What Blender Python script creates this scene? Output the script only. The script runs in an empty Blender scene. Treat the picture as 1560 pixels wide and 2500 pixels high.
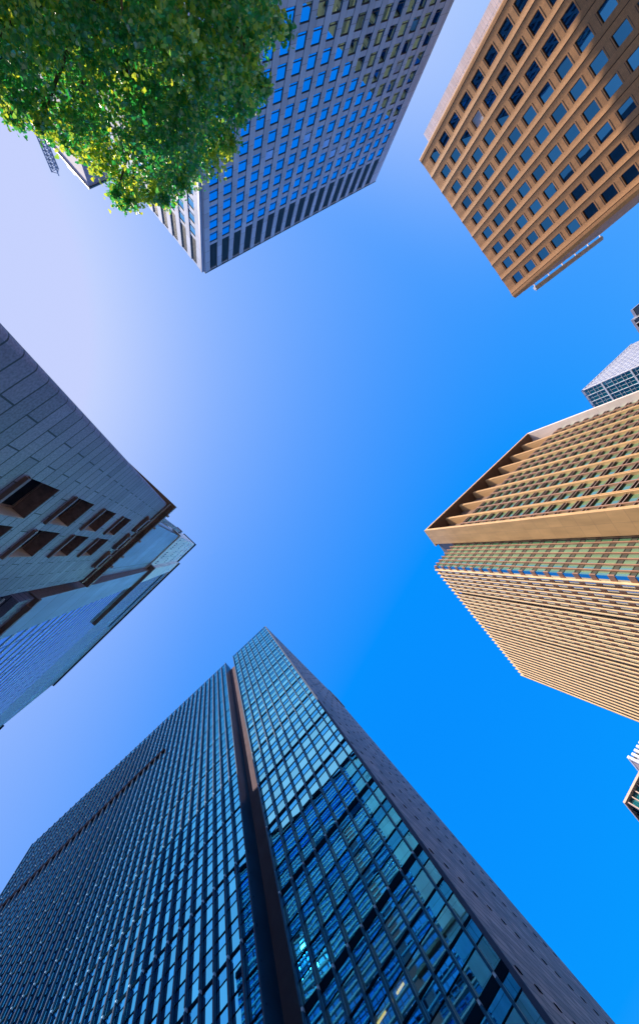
import bpy, math, random
from mathutils import Matrix, Vector
random.seed(11)
R = math.radians
EYE = 1.6
scene = bpy.context.scene
C = scene.collection

# ---------------------------------------------------------------- camera
cam = bpy.data.cameras.new('camera')
cam.sensor_fit = 'VERTICAL'; cam.sensor_height = 36.0; cam.lens = 36.0 * 850 / 2500
cam.clip_start = 0.1; cam.clip_end = 6000
cam_ob = bpy.data.objects.new('camera', cam); C.objects.link(cam_ob)
CX = Vector((0.956971, 0.0, -0.290184)); CY = Vector((-0.034607, -0.992863, -0.114129)); CZ = Vector((-0.288113, 0.119260, -0.950141))
cam_ob.matrix_world = Matrix(((CX.x, CY.x, CZ.x, 0), (CX.y, CY.y, CZ.y, 0), (CX.z, CY.z, CZ.z, EYE), (0, 0, 0, 1)))
scene.camera = cam_ob

# ---------------------------------------------------------------- sky, sun, exposure
SUN_EL = 43.0
SUN_AZ = (-0.82, -0.57)                       # horizontal direction towards the sun
world = bpy.data.worlds.new('World'); scene.world = world; world.use_nodes = True
nt = world.node_tree; bg = nt.nodes['Background']
sky = nt.nodes.new('ShaderNodeTexSky'); sky.sky_type = 'NISHITA'; sky.sun_disc = False
sky.sun_elevation = R(SUN_EL); sky.sun_rotation = math.atan2(SUN_AZ[0], SUN_AZ[1])
sky.air_density = 1.0; sky.dust_density = 3.0; sky.ozone_density = 3.0
def wmath(op, a, b, clamp=False):
    n = nt.nodes.new('ShaderNodeMath'); n.operation = op; n.use_clamp = clamp
    for i, v in enumerate((a, b)):
        if isinstance(v, (int, float)): n.inputs[i].default_value = v
        else: nt.links.new(v, n.inputs[i])
    return n.outputs[0]
sp_ = nt.nodes.new('ShaderNodeSeparateColor'); nt.links.new(sky.outputs[0], sp_.inputs[0])
# the photograph's sky is strongly saturated and even in blue: keep the sky's own hue shift towards the sun, level its brightness
rb = wmath('DIVIDE', sp_.outputs[0], sp_.outputs[2]); gb = wmath('DIVIDE', sp_.outputs[1], sp_.outputs[2])
r_ = wmath('MULTIPLY', wmath('POWER', wmath('MAXIMUM', wmath('SUBTRACT', rb, 0.345), 0.0005), 0.78), 0.76)
g_ = wmath('ADD', wmath('MULTIPLY', wmath('POWER', wmath('MAXIMUM', wmath('SUBTRACT', gb, 0.53), 0.0), 0.72), 0.75), 0.250)
tc = nt.nodes.new('ShaderNodeTexCoord'); sz = nt.nodes.new('ShaderNodeSeparateXYZ'); nt.links.new(tc.outputs['Generated'], sz.inputs[0])
def wstep(v, a, b):
    n = nt.nodes.new('ShaderNodeMapRange'); n.interpolation_type = 'SMOOTHSTEP'; nt.links.new(v, n.inputs['Value'])
    n.inputs['From Min'].default_value = a; n.inputs['From Max'].default_value = b; return n.outputs[0]
# thin haze: a veil over the sun's half of the sky, thicker low down
side = wstep(sz.outputs['X'], 0.02, -0.48)
dsun = wmath('ADD', wmath('MULTIPLY', sz.outputs['X'], SUN_AZ[0]), wmath('MULTIPLY', sz.outputs['Y'], SUN_AZ[1]))
low = wmath('MULTIPLY', wstep(sz.outputs['Z'], 0.66, 0.40), wstep(dsun, -0.25, 0.35))
r_ = wmath('ADD', r_, wmath('ADD', wmath('MULTIPLY', side, 0.13), wmath('MULTIPLY', low, 0.34)))
g_ = wmath('ADD', g_, wmath('ADD', wmath('MULTIPLY', side, 0.085), wmath('MULTIPLY', low, 0.22)))
cc = nt.nodes.new('ShaderNodeCombineColor')
nt.links.new(wmath('MULTIPLY', wmath('MINIMUM', r_, 0.57), 8.33), cc.inputs[0]); nt.links.new(wmath('MULTIPLY', wmath('MINIMUM', g_, 0.65), 8.33), cc.inputs[1]); cc.inputs[2].default_value = 8.33
hz_ = nt.nodes.new('ShaderNodeMapRange'); hz_.interpolation_type = 'SMOOTHSTEP'; nt.links.new(sz.outputs['Z'], hz_.inputs['Value'])
hz_.inputs['From Min'].default_value = 0.36; hz_.inputs['From Max'].default_value = 0.04; hz_.inputs['To Min'].default_value = 0.0; hz_.inputs['To Max'].default_value = 1.0
hm = nt.nodes.new('ShaderNodeMix'); hm.data_type = 'RGBA'; nt.links.new(hz_.outputs[0], hm.inputs['Factor'])
nt.links.new(cc.outputs[0], hm.inputs['A']); hm.inputs['B'].default_value = (10.0, 12.5, 21.0, 1.0)      # added glow low over the horizon, out of view, brightens shaded facades
nt.links.new(hm.outputs['Result'], bg.inputs[0]); bg.inputs[1].default_value = 0.079
sl = bpy.data.lights.new('sun', 'SUN'); sl.energy = 5.0; sl.angle = R(0.5); sl.color = (1.0, 0.86, 0.70)
sun = bpy.data.objects.new('sun', sl); C.objects.link(sun)
n_ = math.hypot(*SUN_AZ)
to_sun = Vector((SUN_AZ[0] / n_ * math.cos(R(SUN_EL)), SUN_AZ[1] / n_ * math.cos(R(SUN_EL)), math.sin(R(SUN_EL))))
sun.rotation_euler = to_sun.to_track_quat('Z', 'Y').to_euler()
sun.location = to_sun * 500
scene.view_settings.view_transform = 'Standard'; scene.view_settings.look = 'None'
scene.view_settings.exposure = 0.6; scene.view_settings.gamma = 1.0
scene.render.engine = 'CYCLES'
scene.cycles.max_bounces = 6; scene.cycles.glossy_bounces = 4; scene.cycles.transmission_bounces = 4

# ---------------------------------------------------------------- materials
def nodes(name):
    m = bpy.data.materials.new(name); m.use_nodes = True
    return m, m.node_tree, m.node_tree.nodes['Principled BSDF']

def noise_colour(t, base, amount, scale, coord='Object', detail=5):
    co = t.nodes.new('ShaderNodeTexCoord')
    n = t.nodes.new('ShaderNodeTexNoise'); n.inputs['Scale'].default_value = scale; n.inputs['Detail'].default_value = detail
    t.links.new(co.outputs[coord], n.inputs['Vector'])
    r = t.nodes.new('ShaderNodeValToRGB')
    a, b = 1 - amount, 1 + amount
    r.color_ramp.elements[0].position = 0.3; r.color_ramp.elements[1].position = 0.7
    r.color_ramp.elements[0].color = (base[0] * a, base[1] * a, base[2] * a, 1)
    r.color_ramp.elements[1].color = (min(base[0] * b, 1), min(base[1] * b, 1), min(base[2] * b, 1), 1)
    t.links.new(n.outputs['Fac'], r.inputs['Fac'])
    return r.outputs['Color'], n, co

def plain(name, base, rough=0.6, metal=0.0, amount=0.12, scale=0.35, bump=0.0, spec=0.5):
    m, t, p = nodes(name)
    c, n, co = noise_colour(t, base, amount, scale)
    t.links.new(c, p.inputs['Base Color']); p.inputs['Roughness'].default_value = rough; p.inputs['Metallic'].default_value = metal; p.inputs['Specular IOR Level'].default_value = spec
    if bump:
        b = t.nodes.new('ShaderNodeBump'); b.inputs['Strength'].default_value = bump; b.inputs['Distance'].default_value = 0.02
        n2 = t.nodes.new('ShaderNodeTexNoise'); n2.inputs['Scale'].default_value = 18
        t.links.new(co.outputs['Object'], n2.inputs['Vector'])
        t.links.new(n2.outputs['Fac'], b.inputs['Height']); t.links.new(b.outputs[0], p.inputs['Normal'])
    return m

def panelled(name, base, bw, rh, mortar, joint, offset=0.5, amount=0.10, rough=0.7, speckle=0.0, tint=0.10, mscale=1.0):
    """cladding panels in metres (UV holds metres along and up each face): joints, panel to panel tint, speckle, streaks"""
    m, t, p = nodes(name)
    uv = t.nodes.new('ShaderNodeUVMap'); uv.uv_map = 'UVMap'
    br = t.nodes.new('ShaderNodeTexBrick'); br.offset = offset; br.inputs['Scale'].default_value = 1.0
    br.inputs['Brick Width'].default_value = bw; br.inputs['Row Height'].default_value = rh
    br.inputs['Mortar Size'].default_value = mortar; br.inputs['Mortar Smooth'].default_value = 0.15
    br.inputs['Color1'].default_value = [min(v * (1 - tint), 1) for v in base] + [1]
    br.inputs['Color2'].default_value = [min(v * (1 + tint), 1) for v in base] + [1]
    br.inputs['Mortar'].default_value = list(joint) + [1]
    t.links.new(uv.outputs[0], br.inputs['Vector'])
    n = t.nodes.new('ShaderNodeTexNoise'); n.inputs['Scale'].default_value = 0.22; n.inputs['Detail'].default_value = 6
    mp = t.nodes.new('ShaderNodeMapping'); mp.inputs['Scale'].default_value = (2.2, 0.5, 1.0)
    t.links.new(uv.outputs[0], mp.inputs['Vector']); t.links.new(mp.outputs[0], n.inputs['Vector'])
    mr = t.nodes.new('ShaderNodeMapRange'); mr.inputs['From Min'].default_value = 0.3; mr.inputs['From Max'].default_value = 0.7
    mr.inputs['To Min'].default_value = 1 - amount; mr.inputs['To Max'].default_value = 1 + amount
    t.links.new(n.outputs['Fac'], mr.inputs['Value'])
    last = mr.outputs[0]
    if speckle:
        n2 = t.nodes.new('ShaderNodeTexNoise'); n2.inputs['Scale'].default_value = 14.0; n2.inputs['Detail'].default_value = 3
        t.links.new(uv.outputs[0], n2.inputs['Vector'])
        m2 = t.nodes.new('ShaderNodeMapRange'); m2.inputs['From Min'].default_value = 0.35; m2.inputs['From Max'].default_value = 0.65
        m2.inputs['To Min'].default_value = 1 - speckle; m2.inputs['To Max'].default_value = 1 + speckle
        t.links.new(n2.outputs['Fac'], m2.inputs['Value'])
        mm = t.nodes.new('ShaderNodeMath'); mm.operation = 'MULTIPLY'
        t.links.new(last, mm.inputs[0]); t.links.new(m2.outputs[0], mm.inputs[1]); last = mm.outputs[0]
    vm = t.nodes.new('ShaderNodeVectorMath'); vm.operation = 'SCALE'
    t.links.new(br.outputs['Color'], vm.inputs[0]); t.links.new(last, vm.inputs['Scale'])
    t.links.new(vm.outputs[0], p.inputs['Base Color']); p.inputs['Roughness'].default_value = rough
    b = t.nodes.new('ShaderNodeBump'); b.inputs['Strength'].default_value = 0.35; b.inputs['Distance'].default_value = 0.015; b.invert = True
    t.links.new(br.outputs['Fac'], b.inputs['Height']); t.links.new(b.outputs[0], p.inputs['Normal'])
    return m

def coated_glass(name, tint, base=(0.004, 0.012, 0.022), fac0=0.25, rough=0.015, wobble=0.04, wscale=0.25, vary=0.18, blinds=0.0):
    """solar control glass: dark body, tinted mirror coat that strengthens at grazing angles, slight waviness"""
    m = bpy.data.materials.new(name); m.use_nodes = True
    t = m.node_tree; t.nodes.remove(t.nodes['Principled BSDF']); out = t.nodes['Material Output']
    d = t.nodes.new('ShaderNodeBsdfDiffuse'); d.inputs['Color'].default_value = list(base) + [1]
    g = t.nodes.new('ShaderNodeBsdfGlossy'); g.inputs['Color'].default_value = list(tint) + [1]; g.inputs['Roughness'].default_value = rough
    lw = t.nodes.new('ShaderNodeLayerWeight'); lw.inputs['Blend'].default_value = 0.35
    mr = t.nodes.new('ShaderNodeMapRange'); mr.inputs['To Min'].default_value = fac0; mr.inputs['To Max'].default_value = 1.0
    t.links.new(lw.outputs['Fresnel'], mr.inputs['Value'])
    ge = t.nodes.new('ShaderNodeNewGeometry')                           # each pane its own shade of coating, some with blinds drawn
    va = t.nodes.new('ShaderNodeMapRange'); va.inputs['To Min'].default_value = 1 - vary; va.inputs['To Max'].default_value = 1.0
    t.links.new(ge.outputs['Random Per Island'], va.inputs['Value'])
    oi = t.nodes.new('ShaderNodeObjectInfo'); vb = t.nodes.new('ShaderNodeMapRange'); vb.inputs['To Min'].default_value = 1 - vary; vb.inputs['To Max'].default_value = 1.0
    t.links.new(oi.outputs['Random'], vb.inputs['Value'])
    mu = t.nodes.new('ShaderNodeMath'); mu.operation = 'MULTIPLY'; t.links.new(va.outputs[0], mu.inputs[0]); t.links.new(vb.outputs[0], mu.inputs[1])
    sc = t.nodes.new('ShaderNodeVectorMath'); sc.operation = 'SCALE'; sc.inputs[0].default_value = tint; t.links.new(mu.outputs[0], sc.inputs['Scale'])
    t.links.new(sc.outputs[0], g.inputs['Color'])
    fac = mr.outputs[0]
    if blinds:
        ad = t.nodes.new('ShaderNodeMath'); ad.operation = 'ADD'; t.links.new(ge.outputs['Random Per Island'], ad.inputs[0]); t.links.new(oi.outputs['Random'], ad.inputs[1])
        fr = t.nodes.new('ShaderNodeMath'); fr.operation = 'FRACT'; t.links.new(ad.outputs[0], fr.inputs[0])
        gt = t.nodes.new('ShaderNodeMath'); gt.operation = 'LESS_THAN'; gt.inputs[1].default_value = blinds; t.links.new(fr.outputs[0], gt.inputs[0])
        bc = t.nodes.new('ShaderNodeMix'); bc.data_type = 'RGBA'; t.links.new(gt.outputs[0], bc.inputs['Factor'])
        bc.inputs['A'].default_value = list(base) + [1]; bc.inputs['B'].default_value = (0.62, 0.66, 0.68, 1); t.links.new(bc.outputs['Result'], d.inputs['Color'])
        fm = t.nodes.new('ShaderNodeMapRange'); fm.inputs['To Min'].default_value = 1.0; fm.inputs['To Max'].default_value = 0.55; t.links.new(gt.outputs[0], fm.inputs['Value'])
        f2 = t.nodes.new('ShaderNodeMath'); f2.operation = 'MULTIPLY'; t.links.new(fac, f2.inputs[0]); t.links.new(fm.outputs[0], f2.inputs[1]); fac = f2.outputs[0]
    mx = t.nodes.new('ShaderNodeMixShader')
    t.links.new(fac, mx.inputs[0]); t.links.new(d.outputs[0], mx.inputs[1]); t.links.new(g.outputs[0], mx.inputs[2])
    t.links.new(mx.outputs[0], out.inputs['Surface'])
    if wobble:
        co = t.nodes.new('ShaderNodeTexCoord'); n = t.nodes.new('ShaderNodeTexNoise')
        n.inputs['Scale'].default_value = wscale; n.inputs['Detail'].default_value = 1
        t.links.new(co.outputs['Object'], n.inputs['Vector'])
        b = t.nodes.new('ShaderNodeBump'); b.inputs['Strength'].default_value = wobble; b.inputs['Distance'].default_value = 0.3
        t.links.new(n.outputs['Fac'], b.inputs['Height']); t.links.new(b.outputs[0], g.inputs['Normal'])
    return m

# ---------------------------------------------------------------- geometry helpers
class MB:
    def __init__(self): self.v = []; self.f = []; self.uv = []; self.m = []
    def face(self, pts, uvs, m=0):
        k = len(self.v); self.v.extend([tuple(p) for p in pts]); self.f.append(tuple(range(k, k + len(pts)))); self.uv.append(uvs); self.m.append(m)
    def prism(self, poly, z0, z1, m=0):
        a = sum(poly[i][0] * poly[(i + 1) % len(poly)][1] - poly[(i + 1) % len(poly)][0] * poly[i][1] for i in range(len(poly)))
        if a < 0: poly = poly[::-1]
        u = 0
        for i in range(len(poly)):
            p, q = poly[i], poly[(i + 1) % len(poly)]; l = math.hypot(q[0] - p[0], q[1] - p[1])
            self.face([(p[0], p[1], z0), (q[0], q[1], z0), (q[0], q[1], z1), (p[0], p[1], z1)], [(u, z0), (u + l, z0), (u + l, z1), (u, z1)], m); u += l
        self.face([(p[0], p[1], z1) for p in poly], [(p[0], p[1]) for p in poly], m)
        self.face([(p[0], p[1], z0) for p in poly[::-1]], [(p[0], p[1]) for p in poly[::-1]], m)
    def build(self, name, mats, parent=None, smooth=False):
        me = bpy.data.meshes.new(name); me.from_pydata(self.v, [], self.f)
        for mt in (mats if isinstance(mats, (list, tuple)) else [mats]): me.materials.append(mt)
        ul = me.uv_layers.new(name='UVMap'); flat = [c for f in self.uv for p in f for c in p]
        ul.data.foreach_set('uv', flat); me.polygons.foreach_set('material_index', self.m)
        if smooth: me.polygons.foreach_set('use_smooth', [True] * len(self.f))
        me.update()
        o = bpy.data.objects.new(name, me); C.objects.link(o)
        if parent is not None: attach(o, parent)
        return o

def attach(o, parent):
    o.parent = parent
    if parent.parent is None: o.matrix_parent_inverse = Matrix.Translation(-parent.location)

class Fac:
    """a facade: s metres along, h metres above ground, d metres out of the wall"""
    def __init__(self, ax, ay, deg):
        self.a = Vector((ax, ay)); self.t = Vector((math.cos(R(deg)), math.sin(R(deg))))
        n = Vector((-self.t.y, self.t.x))
        self.o = n if n.dot(self.a) < 0 else -n
        self.flip = (self.t.x * self.o.y - self.t.y * self.o.x) > 0
    def p(self, s, h, d=0.0):
        q = self.a + self.t * s + self.o * d
        return (q.x, q.y, h)
    def xy(self, s, d=0.0):
        q = self.a + self.t * s + self.o * d
        return (q.x, q.y)
    def quad(self, mb, pts, m=0, uvk='sh'):
        ps = [self.p(*q) for q in pts]
        uv = [((q[0], q[1]) if uvk == 'sh' else (q[2], q[1]) if uvk == 'dh' else (q[0], q[2])) for q in pts]
        if self.flip: ps = ps[::-1]; uv = uv[::-1]
        mb.face(ps, uv, m)
    def box(self, mb, s0, s1, h0, h1, d0, d1, m=0):
        q = self.quad
        q(mb, [(s0, h0, d1), (s1, h0, d1), (s1, h1, d1), (s0, h1, d1)], m)
        q(mb, [(s1, h0, d0), (s0, h0, d0), (s0, h1, d0), (s1, h1, d0)], m)
        q(mb, [(s1, h0, d1), (s1, h0, d0), (s1, h1, d0), (s1, h1, d1)], m, 'dh')
        q(mb, [(s0, h0, d0), (s0, h0, d1), (s0, h1, d1), (s0, h1, d0)], m, 'dh')
        q(mb, [(s0, h1, d1), (s1, h1, d1), (s1, h1, d0), (s0, h1, d0)], m, 'sd')
        q(mb, [(s0, h0, d0), (s1, h0, d0), (s1, h0, d1), (s0, h0, d1)], m, 'sd')
    def strip(self, mb, prof, h0, h1, m=0, cap=None):
        """vertical faces along a plan profile [(s, d), ...], capped at the top back to depth cap"""
        u = 0.0
        for (sa, da), (sb, db) in zip(prof, prof[1:]):
            l = math.hypot(sb - sa, db - da)
            ps = [self.p(sa, h0, da), self.p(sb, h0, db), self.p(sb, h1, db), self.p(sa, h1, da)]
            uv = [(u, h0), (u + l, h0), (u + l, h1), (u, h1)]
            if self.flip: ps = ps[::-1]; uv = uv[::-1]
            mb.face(ps, uv, m); u += l
            if cap is not None and abs(sb - sa) > 1e-6:
                self.quad(mb, [(sa, h1, da), (sb, h1, db), (sb, h1, cap), (sa, h1, cap)], m, 'sd')
    def pane(self, mb, s0, s1, h0, h1, d, m=0, tilt=0.0):
        a, b = random.uniform(-tilt, tilt), random.uniform(-tilt, tilt)
        self.quad(mb, [(s0, h0, d - a - b), (s1, h0, d + a - b), (s1, h1, d + a + b), (s0, h1, d - a + b)], m)

def frame_boxes(F, mb, s0, s1, h0, h1, d, w=0.08, dep=0.10, m=0):
    F.box(mb, s0, s1, h0, h0 + w, d - dep, d, m); F.box(mb, s0, s1, h1 - w, h1, d - dep, d, m)
    F.box(mb, s0, s0 + w, h0 + w, h1 - w, d - dep, d, m); F.box(mb, s1 - w, s1, h0 + w, h1 - w, d - dep, d, m)

def shown(p):
    """rough size weight of one square metre at p in the photograph, near zero outside the frame"""
    v = Vector(p) - Vector((0, 0, EYE)); z = -v.dot(CZ)
    if z < 0.5: return 1e-9
    x, y = v.dot(CX) / z * 850, v.dot(CY) / z * 850
    w = 1.0 / max(v.length_squared, 1)
    return w if abs(x) < 790 and abs(y) < 1265 else w * 1e-5

def many(name, items, mats, parent, limit=100):
    """items: (centre, area, builder). The largest `limit` in the picture become parts, the rest one part"""
    items = sorted(items, key=lambda i: -shown(i[0]) * i[1]); out = []
    for it in items[:limit]:
        mb = MB(); it[2](mb); out.append(mb.build(name, mats, parent))
    if len(items) > limit:
        mb = MB()
        for it in items[limit:]: it[2](mb)
        o = mb.build(name, mats, parent); o['kind'] = 'stuff'
    return out

def windows(items, fmat, pmat, parent, limit=100):
    """items: (centre, area, frame builder, pane builder): window > pane"""
    items = sorted(items, key=lambda i: -shown(i[0]) * i[1])
    for it in items[:limit]:
        f = MB(); it[2](f); w = f.build('window', fmat, parent)
        g = MB(); it[3](g); g.build('pane', pmat, w)
    if len(items) > limit:
        f = MB(); g = MB()
        for it in items[limit:]: it[2](f); it[3](g)
        k = len(f.v)
        f.v += g.v; f.f += [tuple(i + k for i in q) for q in g.f]; f.uv += g.uv; f.m += [1] * len(g.f)
        o = f.build('window', [fmat, pmat], parent); o['kind'] = 'stuff'

def thing(name, label, cat, loc):
    o = bpy.data.objects.new(name, None); C.objects.link(o); o.location = (loc[0], loc[1], 0)
    o['label'] = label; o['category'] = cat; o.empty_display_size = 2
    return o

# ---------------------------------------------------------------- material set
M_grey = panelled('grey_stone_panels', (0.44, 0.52, 0.68), 2.02, 3.59, 0.03, (0.10, 0.10, 0.12), offset=0.0, amount=0.10)
M_greyfr = plain('dark_window_frame', (0.03, 0.04, 0.06), 0.4)
M_louvre = plain('dark_louvre_metal', (0.06, 0.11, 0.15), 0.5)
G_grey = coated_glass('blue_window_glass', (0.26, 0.70, 1.0), fac0=0.88, vary=0.10, blinds=0.03)
M_brown = panelled('brown_tile', (0.50, 0.24, 0.088), 0.42, 0.21, 0.012, (0.26, 0.14, 0.07), amount=0.18, speckle=0.08, rough=0.55)
M_brownfr = plain('bronze_window_frame', (0.045, 0.03, 0.025), 0.4)
M_joint = plain('dark_joint_sealant', (0.010, 0.011, 0.02), 0.9, spec=0.0)
G_brown = coated_glass('brown_tower_glass', (0.10, 0.46, 0.78), fac0=0.42, vary=0.35, blinds=0.02)
M_white = panelled('white_metal_sheet', (0.72, 0.66, 0.68), 30.0, 0.75, 0.03, (0.45, 0.42, 0.46), amount=0.06, rough=0.5)
M_rail = plain('white_painted_steel', (0.75, 0.75, 0.78), 0.4)
M_granite = panelled('blue_grey_granite', (0.25, 0.235, 0.335), 1.9, 0.62, 0.028, (0.04, 0.04, 0.05), amount=0.13, speckle=0.22, rough=0.5, tint=0.19)
M_bronze = plain('dark_bronze', (0.26, 0.17, 0.14), 0.45, 0.1, amount=0.3, scale=1.2, bump=0.2)
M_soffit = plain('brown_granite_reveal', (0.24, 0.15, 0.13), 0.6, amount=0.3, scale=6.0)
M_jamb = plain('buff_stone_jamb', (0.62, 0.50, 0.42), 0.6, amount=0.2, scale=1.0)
G_dark = coated_glass('dark_podium_glass', (0.45, 0.55, 0.65), fac0=0.12)
M_lamp = plain('white_lamp_glass', (0.8, 0.82, 0.85), 0.2)
M_panel = panelled('blue_metal_panels', (0.30, 0.43, 0.58), 9.0, 4.2, 0.05, (0.06, 0.10, 0.13), offset=0.0, amount=0.22, rough=0.35, tint=0.12)
M_vent = panelled('pale_vent_panels', (0.82, 0.82, 0.80), 7.5, 3.0, 0.06, (0.42, 0.42, 0.42), offset=0.0, amount=0.12, rough=0.5)
G_louv = coated_glass('tall_tower_glass', (0.55, 0.70, 0.98), fac0=0.9, wobble=0.03, wscale=0.08)
M_louvw = plain('white_louvre_metal', (0.80, 0.78, 0.80), 0.4)
M_navy = plain('navy_anodised_fin', (0.012, 0.070, 0.140), 0.30, 0.0, amount=0.2, scale=0.2, spec=0.10)
M_edge = plain('fin_edge', (0.045, 0.070, 0.125), 0.5, 0.0, spec=0.05)
M_connect = plain('pale_blue_connector', (0.32, 0.46, 0.60), 0.4)
M_mull = plain('dark_mullion', (0.003, 0.014, 0.030), 0.9, spec=0.0)
G_vision = coated_glass('curtain_vision_glass', (0.30, 0.90, 1.0), fac0=0.98)
G_visionL = coated_glass('deep_blue_vision_glass', (0.13, 0.70, 1.0), fac0=0.97)
G_spand = coated_glass('curtain_spandrel_glass', (0.09, 0.60, 1.0), fac0=0.94, wobble=0.02)
M_darkgr = panelled('dark_grey_granite', (0.215, 0.175, 0.17), 3.2, 1.5, 0.13, (0.03, 0.03, 0.04), amount=0.25, speckle=0.14, rough=0.55, tint=0.42)
M_recess = plain('mauve_recess_panel', (0.115, 0.088, 0.105), 0.85, spec=0.05)
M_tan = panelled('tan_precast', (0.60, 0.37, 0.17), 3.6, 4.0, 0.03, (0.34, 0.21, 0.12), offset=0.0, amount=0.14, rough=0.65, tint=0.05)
M_shade_tan = plain('shade_brown_soffit', (0.17, 0.105, 0.07), 0.8)  # darker than the tan frame: shade under the roof put into the colour
M_lit_pale = panelled('lit_rose_panels', (0.80, 0.68, 0.60), 3.6, 4.0, 0.03, (0.55, 0.45, 0.38), offset=0.0, amount=0.08, tint=0.04)  # paler than the tan frame: the sunlit far end wall put into colour
M_tanfin = plain('cream_terracotta_fin', (0.70, 0.50, 0.29), 0.55, amount=0.10)
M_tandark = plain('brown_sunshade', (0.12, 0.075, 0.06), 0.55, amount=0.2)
M_spandrel = plain('dark_olive_spandrel', (0.060, 0.065, 0.045), 0.55, amount=0.2)
M_tanmull = plain('terracotta_mullion', (0.36, 0.19, 0.12), 0.55, amount=0.15)
G_tan = coated_glass('pale_green_glass', (0.72, 0.90, 0.80), base=(0.13, 0.30, 0.16), fac0=0.5)
G_tanL = coated_glass('fin_face_glass', (0.70, 0.80, 0.85), base=(0.03, 0.03, 0.03), fac0=0.7)
M_tile = panelled('white_tile_cladding', (0.42, 0.47, 0.56), 3.0, 1.95, 0.30, (0.10, 0.16, 0.34), amount=0.08, rough=0.4)
G_teal = coated_glass('teal_glass', (0.25, 0.62, 0.72), base=(0.0, 0.16, 0.22), fac0=0.42, wobble=0.12, wscale=0.3)
M_pink = plain('pink_plaster_and_lit_edge', (0.62, 0.46, 0.40), 0.7)
M_slate = plain('grey_metal_roof', (0.34, 0.36, 0.46), 0.35, 0.3, amount=0.1)
M_core = plain('building_core', (0.20, 0.20, 0.22), 0.9)
M_steel = plain('galvanised_lattice', (0.20, 0.24, 0.32), 0.4, 0.5)

def clear_glass(name, tint, see):
    m = bpy.data.materials.new(name); m.use_nodes = True
    t = m.node_tree; t.nodes.remove(t.nodes['Principled BSDF']); out = t.nodes['Material Output']
    tr = t.nodes.new('ShaderNodeBsdfTransparent'); tr.inputs['Color'].default_value = see
    g = t.nodes.new('ShaderNodeBsdfGlossy'); g.inputs['Color'].default_value = tint; g.inputs['Roughness'].default_value = 0.01
    lw = t.nodes.new('ShaderNodeLayerWeight'); lw.inputs['Blend'].default_value = 0.35
    mr = t.nodes.new('ShaderNodeMapRange'); mr.inputs['To Min'].default_value = 0.62; mr.inputs['To Max'].default_value = 1.0
    t.links.new(lw.outputs['Fresnel'], mr.inputs['Value'])
    mx = t.nodes.new('ShaderNodeMixShader'); t.links.new(mr.outputs[0], mx.inputs[0]); t.links.new(tr.outputs[0], mx.inputs[1]); t.links.new(g.outputs[0], mx.inputs[2])
    t.links.new(mx.outputs[0], out.inputs['Surface']); return m
G_clear = clear_glass('clear_curtain_glass', (0.34, 0.84, 1.0, 1), (0.55, 0.80, 0.85, 1))
M_ceiling = plain('office_ceiling', (0.45, 0.55, 0.56), 0.8)
M_tube = bpy.data.materials.new('lit_ceiling_lamp'); M_tube.use_nodes = True
_p = M_tube.node_tree.nodes['Principled BSDF']; _p.inputs['Emission Color'].default_value = (1.0, 0.62, 0.18, 1); _p.inputs['Emission Strength'].default_value = 1.8

# ---------------------------------------------------------------- ground
def sheet(name, x0, y0, x1, y1, z, m):
    mb = MB(); mb.face([(x0, y0, z), (x1, y0, z), (x1, y1, z), (x0, y1, z)], [(x0, y0), (x1, y0), (x1, y1), (x0, y1)])
    o = mb.build(name, m); o['kind'] = 'structure'; return o
sheet('ground', -2500, -2500, 2500, 2500, 0.0, plain('asphalt', (0.05, 0.05, 0.052), 0.85, amount=0.25, scale=0.8))
pv = MB(); pv.prism([(-2.5, -22), (18, -1), (3, 16), (-14.5, -4), (-9.5, -9)], 0.0, 0.14)
o = pv.build('pavement', panelled('paving_slabs', (0.32, 0.31, 0.30), 0.6, 0.6, 0.008, (0.18, 0.17, 0.16), amount=0.12)); o['kind'] = 'structure'

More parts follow.
